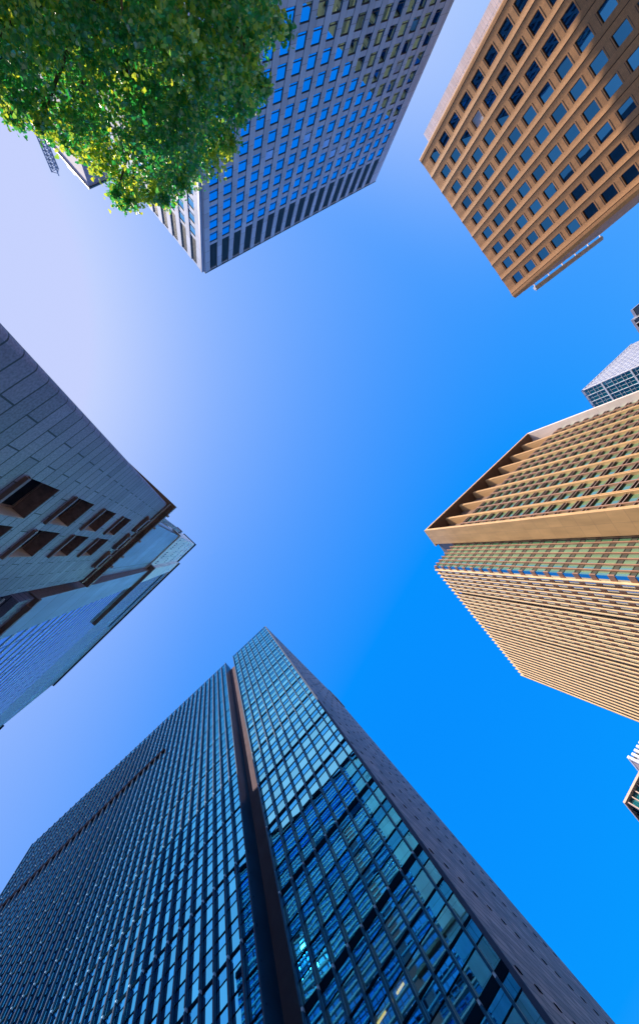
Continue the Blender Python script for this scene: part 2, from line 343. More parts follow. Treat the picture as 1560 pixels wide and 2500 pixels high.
# ================================================================ grey office tower (behind the tree)
H = 95.0
F = Fac(-0.0506 * H, -0.8303 * H, -42.01); FL = Fac(-0.061 * H, -0.8326 * H, -132.31)
grey = thing('office_tower', 'grey stone office tower with rows of blue square windows rising behind the leafy tree', 'office tower', F.p(0, 0)[:2])
Z = lambda h: EYE + h * H
LEN = 0.7593 * H; pitch = 0.0425 * H; w0 = 0.0166 * H; ww = 0.0266 * H
rows = 23; rp = 0.0378 * H; htop = 0.9037 * H + EYE; wh = 0.0258 * H
def grey_face(F, n, pitch, w0, ww, length, sgn):
    wall = MB(); fr = []; lv = []
    F.box(wall, 0, length, 0, Z(1.0), -1.2, -0.55)                     # backing wall behind the openings
    edges = [0.0] + [v for k in range(n) for v in (w0 + k * pitch, w0 + k * pitch + ww)] + [length]
    for k in range(0, len(edges), 2):                                  # piers stand proud of the spandrels
        F.box(wall, edges[k], edges[k + 1], 0, Z(1.0), -0.55, 0.12)
    for k in range(n):
        s0 = w0 + k * pitch; s1 = s0 + ww
        F.box(wall, s0, s1, Z(0.9962), Z(1.0) - 0.003, -0.55, 0.0)
        F.box(wall, s0, s1, htop, Z(0.9135), -0.55, 0.0)
        for r in range(rows):
            t = htop - r * rp; b = t - wh; lo = htop - (r + 1) * rp if r < rows - 1 else 0
            F.box(wall, s0, s1, lo, b, -0.55, 0.0)
            def fb(mb, F=F, s0=s0, s1=s1, b=b, t=t):
                frame_boxes(F, mb, s0, s1, b, t, -0.03, 0.07, 0.12)
                F.box(mb, s0 + 0.07, s1 - 0.07, b + 0.44, b + 0.54, -0.15, -0.02)
                F.box(mb, s0, s1, t - 0.004 + 0.004, t + 0.10, -0.005, 0.035)
            def pb(mb, F=F, s0=s0, s1=s1, b=b, t=t):
                F.pane(mb, s0 + 0.05, s1 - 0.05, b + 0.05, t - 0.05, -0.09, tilt=0.006)
            fr.append((F.p((s0 + s1) / 2, (b + t) / 2), ww * wh, fb, pb))
        def lb(mb, F=F, s0=s0, s1=s1):
            for j in range(6):
                x = s0 + 0.1 + j * (s1 - s0 - 0.3) / 5
                F.box(mb, x, x + 0.12, Z(0.9135), Z(0.9962), -0.45, -0.08)
            F.box(mb, s0, s1, Z(0.9135), Z(0.9962), -0.548, -0.5)
        lv.append((F.p((s0 + s1) / 2, Z(0.955)), 10, lb))
    return wall, fr, lv
wA, fA, lA = grey_face(F, 17, pitch, w0, ww, LEN, 1)
wB, fB, lB = grey_face(FL, 7, 0.0405 * H, 0.0185 * H, 0.0242 * H, 0.305 * H, 1)
for src in (wB,):
    k = len(wA.v); wA.v += src.v; wA.f += [tuple(i + k for i in q) for q in src.f]; wA.uv += src.uv; wA.m += src.m
# body behind the faces, and the rebated corner between them
c0 = F.xy(0, -1.2); c1 = F.xy(LEN, -1.2); c2 = F.xy(LEN, -33); c3 = FL.xy(0.305 * H, -1.2)
wA.prism([F.xy(0.5, -1.2), c1, c2, F.xy(-1.0, -33.0)], 0, Z(0.998))
wA.build('wall', M_grey, grey)
cn = MB(); F.box(cn, -0.9, -0.004, 0, Z(1.0) - 0.02, -0.9, -0.35); cn.build('corner_trim', M_slate, grey)
windows(fA + fB, M_greyfr, G_grey, grey)
many('louvre', lA + lB, M_louvre, grey)
cp = MB(); F.box(cp, -0.1, LEN + 0.05, Z(1.0), Z(1.0) + 0.25, -0.9, 0.18); cp.build('coping', M_louvre, grey)

# ================================================================ brown tiled tower (upper right)
H = 88.0
F = Fac(0.7059 * H, -1.4916 * H, 49.16)
Z = lambda h: EYE + h * H
brown = thing('tiled_tower', 'brown tiled tower with scalloped piers and square deep set windows', 'office tower', F.p(0, 0)[:2])
bay = 0.0668 * H; j0 = 0.0075 * H; nb = 9; ww = 2.80; rp = 0.0545 * H; htop = Z(0.9662); wh = 2.92; rows = 18
wall = MB(); jt = MB(); fr = []
pr = 0.22                                                              # how far the pier ridges stand out
for k in range(nb):
    a = j0 + k * bay; b = a + bay; s0 = a + (bay - ww) / 2; s1 = s0 + ww
    def curve(x0, x1, rev):
        pts = []
        for i in range(7):
            u = i / 6.0; dd = pr * (1 - u) ** 1.7
            pts.append((x0 + (x1 - x0) * u, dd))
        return pts
    F.strip(wall, [(a + 0.09, 0.10)] + curve(a + 0.09, s0, 0) + [(s0, -0.6)], 0, Z(1.0), cap=-0.6)
    F.strip(wall, [(s1, -0.6)] + curve(b - 0.09, s1, 0)[::-1] + [(b - 0.09, 0.10)], 0, Z(1.0), cap=-0.6)
    F.box(wall, s0 + 0.001, s1 - 0.001, htop, Z(1.0) - 0.003, -0.6, -0.002)
    for r in range(rows):
        t = htop - r * rp; bt = t - wh; lo = htop - (r + 1) * rp if r < rows - 1 else 0
        F.box(wall, s0 + 0.001, s1 - 0.001, lo, bt, -0.6, -0.002)
        def fb(mb, F=F, s0=s0, s1=s1, b=bt, t=t):
            frame_boxes(F, mb, s0, s1, b, t, -0.42, 0.10, 0.12)
            F.box(mb, s0 - 0.02, s1 + 0.02, t + 0.22, t + 0.30, -0.05, 0.035)
            F.box(mb, s0 - 0.02, s1 + 0.02, b - 0.34, b - 0.26, -0.05, 0.035)
        def pb(mb, F=F, s0=s0, s1=s1, b=bt, t=t):
            F.pane(mb, s0 + 0.06, s1 - 0.06, b + 0.06, t - 0.06, -0.48, tilt=0.010)
        fr.append((F.p((s0 + s1) / 2, (bt + t) / 2), ww * wh, fb, pb))
for k in range(nb + 1):
    a = j0 + k * bay; F.box(jt, a - 0.085, a + 0.085, 0, Z(1.0) - 0.01, -0.6, 0.14)
L_ = j0 + nb * bay
F.strip(wall, [(-0.55, -0.6), (-0.55, 0.1), (-0.25, pr), (j0 - 0.09, pr), (j0 - 0.09, 0.1)], 0, Z(1.0), cap=-0.6)
CORN = 0.6311 * H
F.strip(wall, [(L_ + 0.09, 0.1), (L_ + 0.09, pr), (CORN - 1.0, pr), (CORN, -0.45), (CORN, -0.6)], 0, Z(1.0), cap=-0.6)
F.box(wall, -0.5, CORN, 0, Z(0.999), -1.0, -0.6)
wall.prism([F.xy(-0.5, -1.0), F.xy(CORN - 0.5, -1.0), F.xy(CORN - 0.5, -60), F.xy(-0.5, -60)], 0, Z(0.997))
FR = Fac(1.1186 * H, -1.0141 * H, -39.82)
for k in range(13):
    FR.box(wall, 0.9 + k * 4.9, 3.6 + k * 4.9, 0, Z(1.0) - 0.004, -0.55, -0.06)
    FR.box(wall, 3.6 + k * 4.9, 5.8 + k * 4.9, Z(0.93), Z(1.0) - 0.008, -0.55, -0.18)
wall.build('wall', M_brown, brown)
jt.build('expansion_joint', M_joint, brown)
windows(fr, M_brownfr, G_brown, brown)
rl = MB(); FR.box(rl, 12.5, 62, Z(1.0) + 0.3, Z(1.0) + 1.1, 0.75, 1.9); 
FR.box(rl, 12.7, 62, Z(1.0) + 0.5, Z(1.0) + 0.9, 1.901, 2.35)
for k in range(6): FR.box(rl, 13 + k * 9.6, 13.3 + k * 9.6, Z(1.0) + 0.45, Z(1.0) + 0.75, -1.2, 0.75)
rl.build('maintenance_rail', M_rail, brown)
st = MB(); F.box(st, -6.9, 0.4, 0, Z(0.994), -9.0, -7.6); st.build('stair_tower', M_white, brown)
ld = MB()
for x in (-1.75, -1.05): F.box(ld, x, x + 0.16, 10, Z(0.94), -0.95, -0.78)
for k in range(60): F.box(ld, -1.59, -1.05, 12 + k * 1.0, 12.14 + k * 1.0, -0.92, -0.81)
for k in range(7): F.box(ld, -1.1, -0.55, 14 + k * 8.5, 14.2 + k * 8.5, -0.92, -0.75)
ld.build('access_ladder', M_rail, brown)

# ================================================================ stone podium building (left)
H = 35.0
A = (-0.1209 * H, -0.1251 * H)
F = Fac(A[0], A[1], 133.0)
Z = lambda h: EYE + h * H
stone = thing('stone_building', 'blue grey granite building with deep brown lined windows and bronze cornice, beside the glass tower', 'building', F.p(0, 0)[:2])
W = 0.2555 * H; dp = 0.70
cols = [(0.0722 * H, 0.1188 * H), (0.1308 * H, 0.1772 * H), (0.1894 * H, 0.2358 * H)]
tops = [0.831 - 0.1228 * k for k in range(7)]
wall = MB()
ed = [0.04] + [v for c in cols[:2] for v in c] + [W]
for k in range(0, len(ed), 2): F.box(wall, ed[k], ed[k + 1], 0, Z(1.0), -dp - 0.3, 0.0)
# rounded outer corner and the side wall behind it
prof = [(0.04 - 0.20 * math.sin(R(q)), -0.20 + 0.20 * math.cos(R(q))) for q in range(0, 91, 15)]
F.strip(wall, prof[::-1] if False else [(-0.16, -14.0)] + prof[::-1], 0, Z(1.0), cap=None)
for ci, (a, b) in enumerate(cols[:2]):
    hi = Z(1.0)
    for k, t in enumerate(tops):
        if ci == 1 and k == 99: continue
        F.box(wall, a, b, Z(t), hi - 0.002, -dp - 0.3, -0.002); hi = Z(t - 0.0745)
    F.box(wall, a, b, 0, hi, -dp - 0.3, -0.002)
wall.prism([F.xy(0.0, -dp - 0.31), F.xy(W, -dp - 0.31), F.xy(W, -14), F.xy(0.0, -14)], 0, Z(0.99))
wall.build('wall', M_granite, stone)
for a, b in cols[:2]:
    for t in tops[:6]:
        h1 = Z(t); h0 = Z(t - 0.0745)
        f = MB()
        F.box(f, a, b, h0 - 0.10, h0 + 0.06, -dp, 0.14); F.box(f, a - 0.04, b + 0.04, h0 + 0.06, h0 + 0.13, -0.2, 0.09)
        frame_boxes(F, f, a + 0.02, b - 0.02, h0 + 0.13, h1 - 0.03, -dp + 0.14, 0.10, 0.12)
        w = f.build('window', M_bronze, stone)
        g = MB(); F.pane(g, a + 0.1, b - 0.1, h0 + 0.2, h1 - 0.1, -dp + 0.09, tilt=0.004); g.build('pane', G_dark, w)
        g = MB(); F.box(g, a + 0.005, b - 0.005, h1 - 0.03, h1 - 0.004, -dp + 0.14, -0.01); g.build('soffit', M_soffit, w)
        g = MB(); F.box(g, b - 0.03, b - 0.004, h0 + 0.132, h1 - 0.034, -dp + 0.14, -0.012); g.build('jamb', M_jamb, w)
# bronze cornice with rosettes and lamps
cr = MB()
F.box(cr, -0.34, W + 0.28, Z(0.974), Z(1.0) - 0.003, -0.4, 0.13); F.box(cr, -0.42, W + 0.35, Z(1.0), Z(1.0) + 0.22, -0.5, 0.22)
F.box(cr, -0.55, W + 0.55, Z(1.0) + 0.22, Z(1.0) + 0.75, -0.5, 0.52)
F.box(cr, -0.50, W + 0.45, Z(1.0) + 0.75, Z(1.0) + 1.05, -0.5, 0.40)
FS = Fac(A[0], A[1], 133.0 - 90.0)
F.box(cr, -0.55, -0.02, Z(1.0) + 0.225, Z(1.0) + 0.745, -14, -0.51)
for k in range(44): F.box(cr, -0.3 + k * 0.215, -0.2 + k * 0.215, Z(1.0) + 0.12, Z(1.0) + 0.225, 0.225, 0.46)
cor = cr.build('cornice', M_bronze, stone)
for s in (0.35, 0.95, 2.95, 3.5, 5.55, 6.1, 8.1, 8.65):
    g = MB()
    F.box(g, s - 0.24, s + 0.24, Z(1.0) - 0.02, Z(1.0) + 0.115, 0.0, 0.56)
    for q in range(8):
        an = q * math.pi / 4; F.box(g, s + 0.13 * math.cos(an) - 0.05, s + 0.13 * math.cos(an) + 0.05, Z(1.0) - 0.07, Z(1.0) - 0.021, 0.28 + 0.13 * math.sin(an) - 0.05, 0.28 + 0.13 * math.sin(an) + 0.05)
    g.build('rosette', M_bronze, cor)
for s in (0.6, 2.2, 3.9, 5.8, 7.0):
    g = MB(); F.box(g, s - 0.11, s + 0.11, Z(1.0) + 0.30, Z(1.0) + 0.55, 0.525, 0.72); F.box(g, s - 0.05, s + 0.05, Z(1.0) + 0.55, Z(1.0) + 0.68, 0.525, 0.66); g.build('lamp', M_lamp, cor)
# rounded bronze bars under the cornice
for s0, s1 in ((0.0466, 0.0975), (0.104, 0.154), (0.161, 0.212)):
    g = MB(); a, b = s0 * H, s1 * H; zc = Z(0.924); rr = 0.36
    pts = [(a + rr - rr * math.cos(q), rr * math.sin(q)) for q in [R(x) for x in range(-90, 91, 15)]]
    out = [(a + rr - rr * math.cos(R(x)), zc + rr * math.sin(R(x))) for x in range(90, -91, -15)] + [(b - rr + rr * math.cos(R(x)), zc + rr * math.sin(R(x))) for x in range(-90, 91, 15)]
    n = len(out)
    for dd0, dd1, sc in ((0.0, 0.16, 1.0), (0.16, 0.26, 0.72)):
        o2 = [((a + b) / 2 + (x - (a + b) / 2) * (1 - (1 - sc) * 0.3), zc + (z - zc) * sc) for x, z in out]
        F.quad(g, [(x, z, dd1) for x, z in o2])
        for i in range(n):
            p, q = o2[i], o2[(i + 1) % n]
            F.quad(g, [(p[0], p[1], dd0), (q[0], q[1], dd0), (q[0], q[1], dd1), (p[0], p[1], dd1)])
    bar = g.build('relief_bar', M_bronze, stone)
    for e in (a + 0.22, b - 0.22):
        g = MB(); F.box(g, e - 0.06, e + 0.06, zc - 0.05, zc + 0.08, 0.265, 0.36); g.build('cap_light', M_lamp, bar)
# low wing past the groove, with an open loggia and bronze rail
g = MB(); w0 = 0.262 * H + 0.9
F.box(g, w0, 60, 0, Z(0.636), -9, -0.1); F.box(g, w0, 60, Z(0.744), Z(0.80), -9, -0.1); F.box(g, w0, 60, Z(0.636), Z(0.744), -9, -5)
for x in (w0 + 6, w0 + 13, w0 + 20): F.box(g, x, x + 0.8, Z(0.636), Z(0.744), -1.2, -0.12)
g.build('low_wing', M_granite, stone)
g = MB(); F.box(g, w0 - 0.1, 60, Z(0.80), Z(0.80) + 0.35, -0.5, 0.22)
for k in range(10): F.box(g, w0 + 0.5 + k * 2.2, w0 + 0.9 + k * 2.2, Z(0.80) - 0.25, Z(0.80) - 0.002, -0.1, 0.30)
g.build('wing_cornice', M_bronze, stone)
g = MB()
for k in range(3): F.box(g, w0, 40, Z(0.662 + 0.027 * k), Z(0.662 + 0.027 * k) + 0.09, -0.6, -0.5)
g.build('loggia_rail', M_rail, stone)

# ================================================================ tall glass tower behind the stone building
HT = 35.0
tower = thing('glass_tower', 'very tall tower with blue panels and pale horizontal louvres, behind the stone building', 'office tower', F.p(12, 0)[:2])
dB = -0.78                                                             # panel wall sits behind the stone front
sR = 0.062 * H; sG0 = 0.2565 * H + 0.02; sP = 0.2895 * H; sL = 0.400 * H; sEnd = 62.0
zP = Z(2.02); zTop = Z(3.72); zMid = Z(2.93); sCrown = 60.0
g = MB()
F.box(g, sR, sG0 + 1.2, Z(0.995), zP, -3.0, dB); F.box(g, sG0 + 0.05, sP, 0, zP - 0.01, -3.0, dB - 0.01)
F.box(g, sP, sL, Z(0.80) + 0.36, zP, -3.0, 0.0)
g.build('wall', M_panel, tower)
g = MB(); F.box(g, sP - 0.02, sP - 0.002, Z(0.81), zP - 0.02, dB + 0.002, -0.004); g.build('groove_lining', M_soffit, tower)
g = MB(); F.box(g, sR, sP, zP + 0.5, zTop, -6.0, dB + 0.02); F.box(g, sP + 0.01, sL, zP + 0.56, zTop - 0.6, -4.0, -0.02); g.build('vent_wall', M_vent, tower)
g = MB()
for r in range(17):
    for k in range(14):
        if (r * 7 + k * 3) % 5 == 0: continue
        s = sR + 0.55 + k * 0.5; h = zP + 4.0 + r * 3.4
        if r % 4 == 1: F.box(g, s, s + 0.16, h, h + 1.5, dB + 0.02, dB + 0.12)
g.build('vent_slots', M_navy, tower)
g = MB(); F.box(g, sR - 0.3, sP + 0.2, zP, zP + 0.5, -2.5, dB + 0.25); g.build('sill_band', M_vent, tower)
# glazed front with floor by floor louvres
FT = F
g = MB(); FT.box(g, sL, sEnd, 0, zMid, -2.0, -0.03); FT.box(g, sL, sCrown, zMid + 0.01, zTop - 0.6, -4.0, -0.031)
g.build('glazing', G_louv, tower)
items = []
h = 3.0; i = 0
while h < zMid - 0.5:
    def lb(mb, h=h, i=i):
        FT.box(mb, sL, sEnd, h, h + (0.30 if h < zP + 6 else 0.36), -0.04, -0.012, 0); FT.box(mb, sL, sEnd, h - 0.42, h - 0.02, -0.04, -0.016, 1)
    items.append((FT.p(20, h), 3, lb)); h += 2.05 if h < zP + 6 else 1.5; i += 1
h = zMid + 1.0
while h < zTop - 1.5:
    def lb(mb, h=h): FT.box(mb, sL, sCrown, h, h + 0.40, -0.04, -0.013, 0); FT.box(mb, sL, sCrown, h - 0.34, h - 0.02, -0.04, -0.016, 1)
    items.append((FT.p(20, h), 3, lb)); h += 1.45
many('louvre', items, [M_louvw, M_navy], tower)
g = MB()
k = 0
s = sL + 1.6
while s < sEnd:
    FT.box(g, s, s + 0.07, 2, zMid, -0.04, -0.016); s += 3.2
g.build('mullion', M_navy, tower)
g = MB(); FT.box(g, sP - 1.0, 0.64 * H, zP + 0.0, zP + 0.55, -0.3, 0.55); FT.box(g, sP - 1.0, sP + 0.8, zP + 0.55, zP + 1.3, -0.6, 0.5); g.build('gutter', M_bronze, tower)
g = MB(); FT.box(g, sL + 0.3, 0.95 * H, Z(3.2), Z(3.2) + 2.2, -0.3, 0.25); g.build('plant_screen', M_navy, tower)
for q in ((sR - 0.3, sP, zTop, zTop + 0.7, -6, dB + 0.5), (sP, sCrown, zTop - 0.6, zTop + 0.5, -4.0, 0.55), (sCrown + 0.01, sEnd, zMid, zMid + 1.3, -3, 0.3)):
    g = MB(); FT.box(g, *q); g.build('parapet', M_mull, tower)
g = MB(); FT.box(g, sP, sCrown, zTop - 0.95, zTop - 0.62, -0.3, 0.10); g.build('parapet_trim', M_louvw, tower)
g = MB(); g.prism([F.xy(sR + 0.2, -3), F.xy(sEnd, -3), F.xy(sEnd, -34), F.xy(sR + 0.2, -34)], 0, zMid - 1); g.prism([F.xy(sR + 0.25, -6), F.xy(sCrown, -6), F.xy(sCrown, -34), F.xy(sR + 0.25, -34)], zMid - 1, zTop - 0.5); g.build('core', M_core, tower)
g = MB(); F.box(g, 0.034 * H, 0.047 * H, Z(1.06), Z(1.97), -1.9, -1.0); F.box(g, 0.031 * H, 0.050 * H, Z(1.97), Z(2.03), -2.0, -0.9); g.build('flue', M_bronze, tower)

# ================================================================ curtain wall tower (bottom)
H = 175.0
F = Fac(0.145 * H, 0.2006 * H, 139.05)
Z = lambda h: EYE + h * H
cw = thing('curtain_wall_tower', 'dark blue glass skyscraper with navy vertical fins and a dark recess slot', 'skyscraper', F.p(0, 0)[:2])
LEN = 0.6674 * H; r0 = 0.1112 * H; r1 = 0.1350 * H; rd = 3.1
segs = [0.0, 0.088, 0.162, 0.2351, 0.3108, 0.3816, 0.4503, 0.5178, 0.585, 0.652, 0.719, 0.786, 0.853, 0.920, 0.9955]
finR = [0.0072 * H + 0.01285 * H * k for k in range(9)]
finL = [r1 + 0.15] + [0.1490 * H + 0.01285 * H * k for k in range(41)]
finL = [s for s in finL if s < LEN - 0.2]
slot = (0.812, 0.8235)
# glass: each storey of each bay is a vision pane over a spandrel pane
vis = []; spa = []; clr = []; visL = []
def glass_block(a, b, fins):
    xs = [a] + [f for f in fins if a + 0.3 < f < b - 0.3] + [b]
    for x0, x1 in zip(xs, xs[1:]):
        for z0, z1 in zip(segs, segs[1:]):
            st = (z1 - z0) * H / 3
            for q in range(3):
                h0 = Z(z0) + q * st; hm = h0 + st * 0.60; h1 = h0 + st
                def vb(mb, x0=x0, x1=x1, h0=h0, hm=hm): F.pane(mb, x0, x1, h0, hm, -0.02, tilt=0.006)
                def sb(mb, x0=x0, x1=x1, hm=hm, h1=h1): F.pane(mb, x0, x1, hm, h1, -0.02, tilt=0.006)
                (visL if x0 >= r1 - 0.1 else clr if z1 < 0.24 else vis).append((F.p((x0 + x1) / 2, h0 + 1.2), st * .6, vb)); spa.append((F.p((x0 + x1) / 2, hm + .8), st * .4, sb))
glass_block(0.12, r0, finR); glass_block(r1, LEN, finL)
many('vision_pane', vis, G_vision, cw); many('blue_vision_pane', visL, G_visionL, cw); many('clear_pane', clr, G_clear, cw); many('spandrel_pane', spa, G_spand, cw)
# office floors behind the clear glass, a few ceiling lamps still lit
fl = []
for z0, z1 in zip(segs[:3], segs[1:4]):
    st = (z1 - z0) * H / 3
    for q in range(3):
        h1 = Z(z0) + (q + 1) * st
        def sb(mb, h1=h1, st=st):
            F.box(mb, 0.7, r0 - 0.1, h1 - st * 0.38, h1, -7.0, -0.22)
        fl.append((F.p(8, h1), 50, sb))
many('floor_slab', fl, M_ceiling, cw)
g = MB(); F.box(g, 0.65, r0 - 0.08, 0, Z(0.2351) - 0.02, -7.3, -7.001)
for k in range(5): F.box(g, 3.0 + k * 3.6, 3.7 + k * 3.6, 0, Z(0.2351) - 0.03, -6.0, -5.3)
g.build('office_wall', M_ceiling, cw)
for s0, s1 in ((8.91, 9.94), (11.56, 12.73)):
    g = MB(); F.box(g, s0, s1, 36.74, 36.855, -1.02, -0.86); g.build('ceiling_lamp', M_tube, cw)
tr = MB()
for z0, z1 in zip(segs, segs[1:]):
    st = (z1 - z0) * H / 3
    for q in range(3):
        h0 = Z(z0) + q * st
        for a, b in ((0.1, r0), (r1, LEN)):
            F.box(tr, a, b, h0 - 0.11, h0 + 0.11, -0.1, 0.06); F.box(tr, a, b, h0 + st * 0.6 - 0.05, h0 + st * 0.6 + 0.05, -0.1, 0.045)
tr.build('transom', M_mull, cw)
fb = MB()
for z in segs[1:-1]:
    F.box(fb, 0.1, r0, Z(z) - 0.42, Z(z) + 0.42, -0.1, 0.065); F.box(fb, r1, LEN, Z(z) - 0.26, Z(z) + 0.26, -0.1, 0.066)
fb.build('floor_band', M_mull, cw)
def fin(s, left):
    mb = MB(); dep = 0.54 if left else 0.50; th = 0.20 if left else 0.22; cb = mb; e = 1 if left else 0
    for z0, z1 in zip(segs, segs[1:]):
        a, b = Z(z0) + 0.22, Z(z1) - 0.22
        parts = [(a, b)]
        if left and s > 0.298 * H and z0 < slot[0] < z1: parts = [(a, Z(slot[0])), (Z(slot[1]), b)]
        for p, q in parts:
            F.box(mb, s - th / 2, s + th / 2, p, q, 0.07, dep, 0)
            F.box(mb, s - th / 2 - 0.01, s + th / 2 + 0.01, p, q, dep, dep + 0.04, e)
        if z1 < 0.99:
            F.box(cb, s - 0.10, s + 0.10, b, Z(z1) + 0.22, 0.07, dep - 0.05, 2)
    mb.build('fin', [M_navy, M_edge, M_connect], cw)
for s in finR: fin(s, False)
for s in finL: fin(s, True)
sb = MB(); F.box(sb, 0.298 * H, LEN, Z(slot[0]) + 0.1, Z(slot[1]) - 0.1, -0.1, 0.52); sb.build('slot_band', M_joint, cw)
rc = MB(); F.box(rc, r0, r1, 0, Z(0.985), -rd - 1, -rd); rc.build('recess_back', M_recess, cw)
rc = MB(); F.box(rc, r1, r1 + 0.05, 0, Z(0.999), -rd, 0.66); F.box(rc, r0 - 0.05, r0, 0, Z(0.999), -rd, 0.03); rc.build('recess_side', M_navy, cw)
for a, b in ((0.1, r0), (r1, LEN)):
    pp = MB(); F.box(pp, a, b, Z(0.9955), Z(0.9995), -0.6, 0.05); pp.build('parapet', M_mull, cw)
    pp = MB(); F.box(pp, a + 0.2, b, Z(1.0) + 1.0, Z(1.0) + 1.06, -0.51, -0.43); s = a + 0.4
    while s < b: F.box(pp, s, s + 0.06, Z(0.9995), Z(1.0) + 1.0, -0.5, -0.44); s += 2.45
    pp.build('roof_railing', M_mull, cw)
FG = Fac(0.1500 * H, 0.2035 * H, 45.58)
FG.o = Vector((math.cos(R(45.58 - 90)), math.sin(R(45.58 - 90))))
if FG.o.dot(F.t) > 0: FG.o = -FG.o
FG.flip = (FG.t.x * FG.o.y - FG.t.y * FG.o.x) > 0
gw = MB(); FG.box(gw, -0.75, 50.5, 0, Z(1.0), -0.55, 0.0); FG.box(gw, 43.8, 50.6, Z(0.93), Z(0.985), -0.5, 0.3)
gw.build('side_wall', M_darkgr, cw)
it = []
for zi, z in enumerate(segs[2:-1]):
    for k in range(17):
        def vb(mb, z=z, k=k): FG.box(mb, 0.4 + k * 2.9, 0.9 + k * 2.9, Z(z) - 0.22, Z(z) + 0.30, 0.002, 0.07)
        it.append((FG.p(0.6 + k * 2.9, Z(z)), 0.3, vb))
many('vent_slot', it, M_joint, cw)
ct = MB(); FG.box(ct, -1.0, -0.752, 0, Z(1.0) + 0.05, -0.45, 0.03); ct.build('corner_trim', M_edge, cw)
ub = MB(); FG.box(ub, 38, 41, Z(1.0), Z(1.0) + 2.2, -3.5, -0.6); ub.build('roof_housing', M_white, cw)
body = MB(); body.prism([F.xy(0.6, -0.25), F.xy(r0 - 0.06, -0.25), F.xy(r0 - 0.06, -7.31), F.xy(0.6, -7.31)], Z(0.2351) - 0.015, Z(0.993)); body.prism([F.xy(0.6, -7.32), F.xy(r0 - 0.06, -7.32), F.xy(r0 - 0.06, -rd - 4.8), F.xy(r1 + 0.06, -rd - 4.8), F.xy(r1 + 0.06, -0.25), F.xy(LEN, -0.25), F.xy(LEN, -48), F.xy(0.6, -48)], 0, Z(0.994)); body.build('core', M_core, cw)

# ================================================================ tan tower with deep frame and fins (right)
H = 132.0
F = Fac(0.6636 * H, -0.0755 * H, -39.2)
Z = lambda h: EYE + h * H
tan = thing('tan_tower', 'tan tower with deep roof frame, tall piers and closely set cream fins', 'skyscraper', F.p(0, 0)[:2])
LEN = 0.6057 * H; PF = 2.3; GD = 3.40; LD = 5.5                        # frame depth, glass depth, loggia depth
g = MB(); F.box(g, 0.0, LEN, Z(0.9935), Z(1.0), -LD - 3.0, 0.0); g.build('roof_slab', M_tan, tan)
g = MB(); F.box(g, 0.02, 1.15, 0, Z(0.9935) - 0.002, -7.4, -0.02); g.build('end_wall', M_tan, tan)
g = MB(); F.box(g, LEN - 1.15, LEN - 0.02, 0, Z(0.9935) - 0.002, -7.4, -0.02); g.build('end_wall', M_lit_pale, tan)
g = MB(); F.box(g, 1.2, LEN - 1.2, Z(0.9935) - 0.25, Z(0.9935) - 0.002, -LD - 0.5, -0.3); g.build('soffit', M_shade_tan, tan)
piers = [0.0855 * H + 0.0745 * H * k for k in range(7)]
zs = Z(0.9935) - 0.253
for s in piers:
    g = MB(); F.box(g, s, s + 0.42, 0, zs, -LD, -PF); F.box(g, s + 0.42, s + 0.70, 0, zs, -LD, -PF - 0.22); F.box(g, s + 0.70, s + 1.12, 0, zs, -LD, -PF)
    g.build('pier', M_tan, tan)
bays = list(zip([1.15] + [s + 1.12 for s in piers], piers + [LEN - 1.15]))
storey = 4.02; ztop = Z(0.885)
gl = []; sp = []
wl = MB()
for a, b in bays:
    m = a + (b - a) * 0.56
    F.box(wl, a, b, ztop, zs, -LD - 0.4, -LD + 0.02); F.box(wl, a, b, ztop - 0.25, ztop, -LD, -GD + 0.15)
    ms = MB(); F.box(ms, m - 0.25, m + 0.25, 0, ztop, -GD, -PF - 0.35); ms.build('mid_fin', M_tanmull, tan)
    h = ztop - 0.26
    while h > 4:
        lo = h - storey
        for x0, x1 in ((a, m - 0.25), (m + 0.25, b)):
            def pb(mb, x0=x0, x1=x1, lo=lo, h=h): F.pane(mb, x0, x1, lo, h - 1.25, -GD + 0.03, tilt=0.012)
            def sb(mb, x0=x0, x1=x1, h=h):
                F.box(mb, x0, x1, h - 1.25, h, -GD - 0.1, -GD + 0.08); F.box(mb, x0, x1, h - 0.30, h - 0.05, -GD + 0.08, -GD + 0.62); F.box(mb, x0, x1, h - 1.22, h - 0.98, -GD + 0.08, -GD + 0.55); F.box(mb, x0, x1, h - 1.235, h - 1.17, -GD + 0.551, -GD + 0.59, 1)
                F.box(mb, x0, x1, h - 0.33, h - 0.28, -GD + 0.621, -GD + 0.65, 1)  # pale pink strips paint the sunlit edges of the shades
            gl.append((F.p((x0 + x1) / 2, lo + 1), 8, pb)); sp.append((F.p((x0 + x1) / 2, h), 4, sb))
        h = lo
wl.build('upper_wall', M_shade_tan, tan)
many('sunshade', sp, [M_tandark, M_pink], tan)
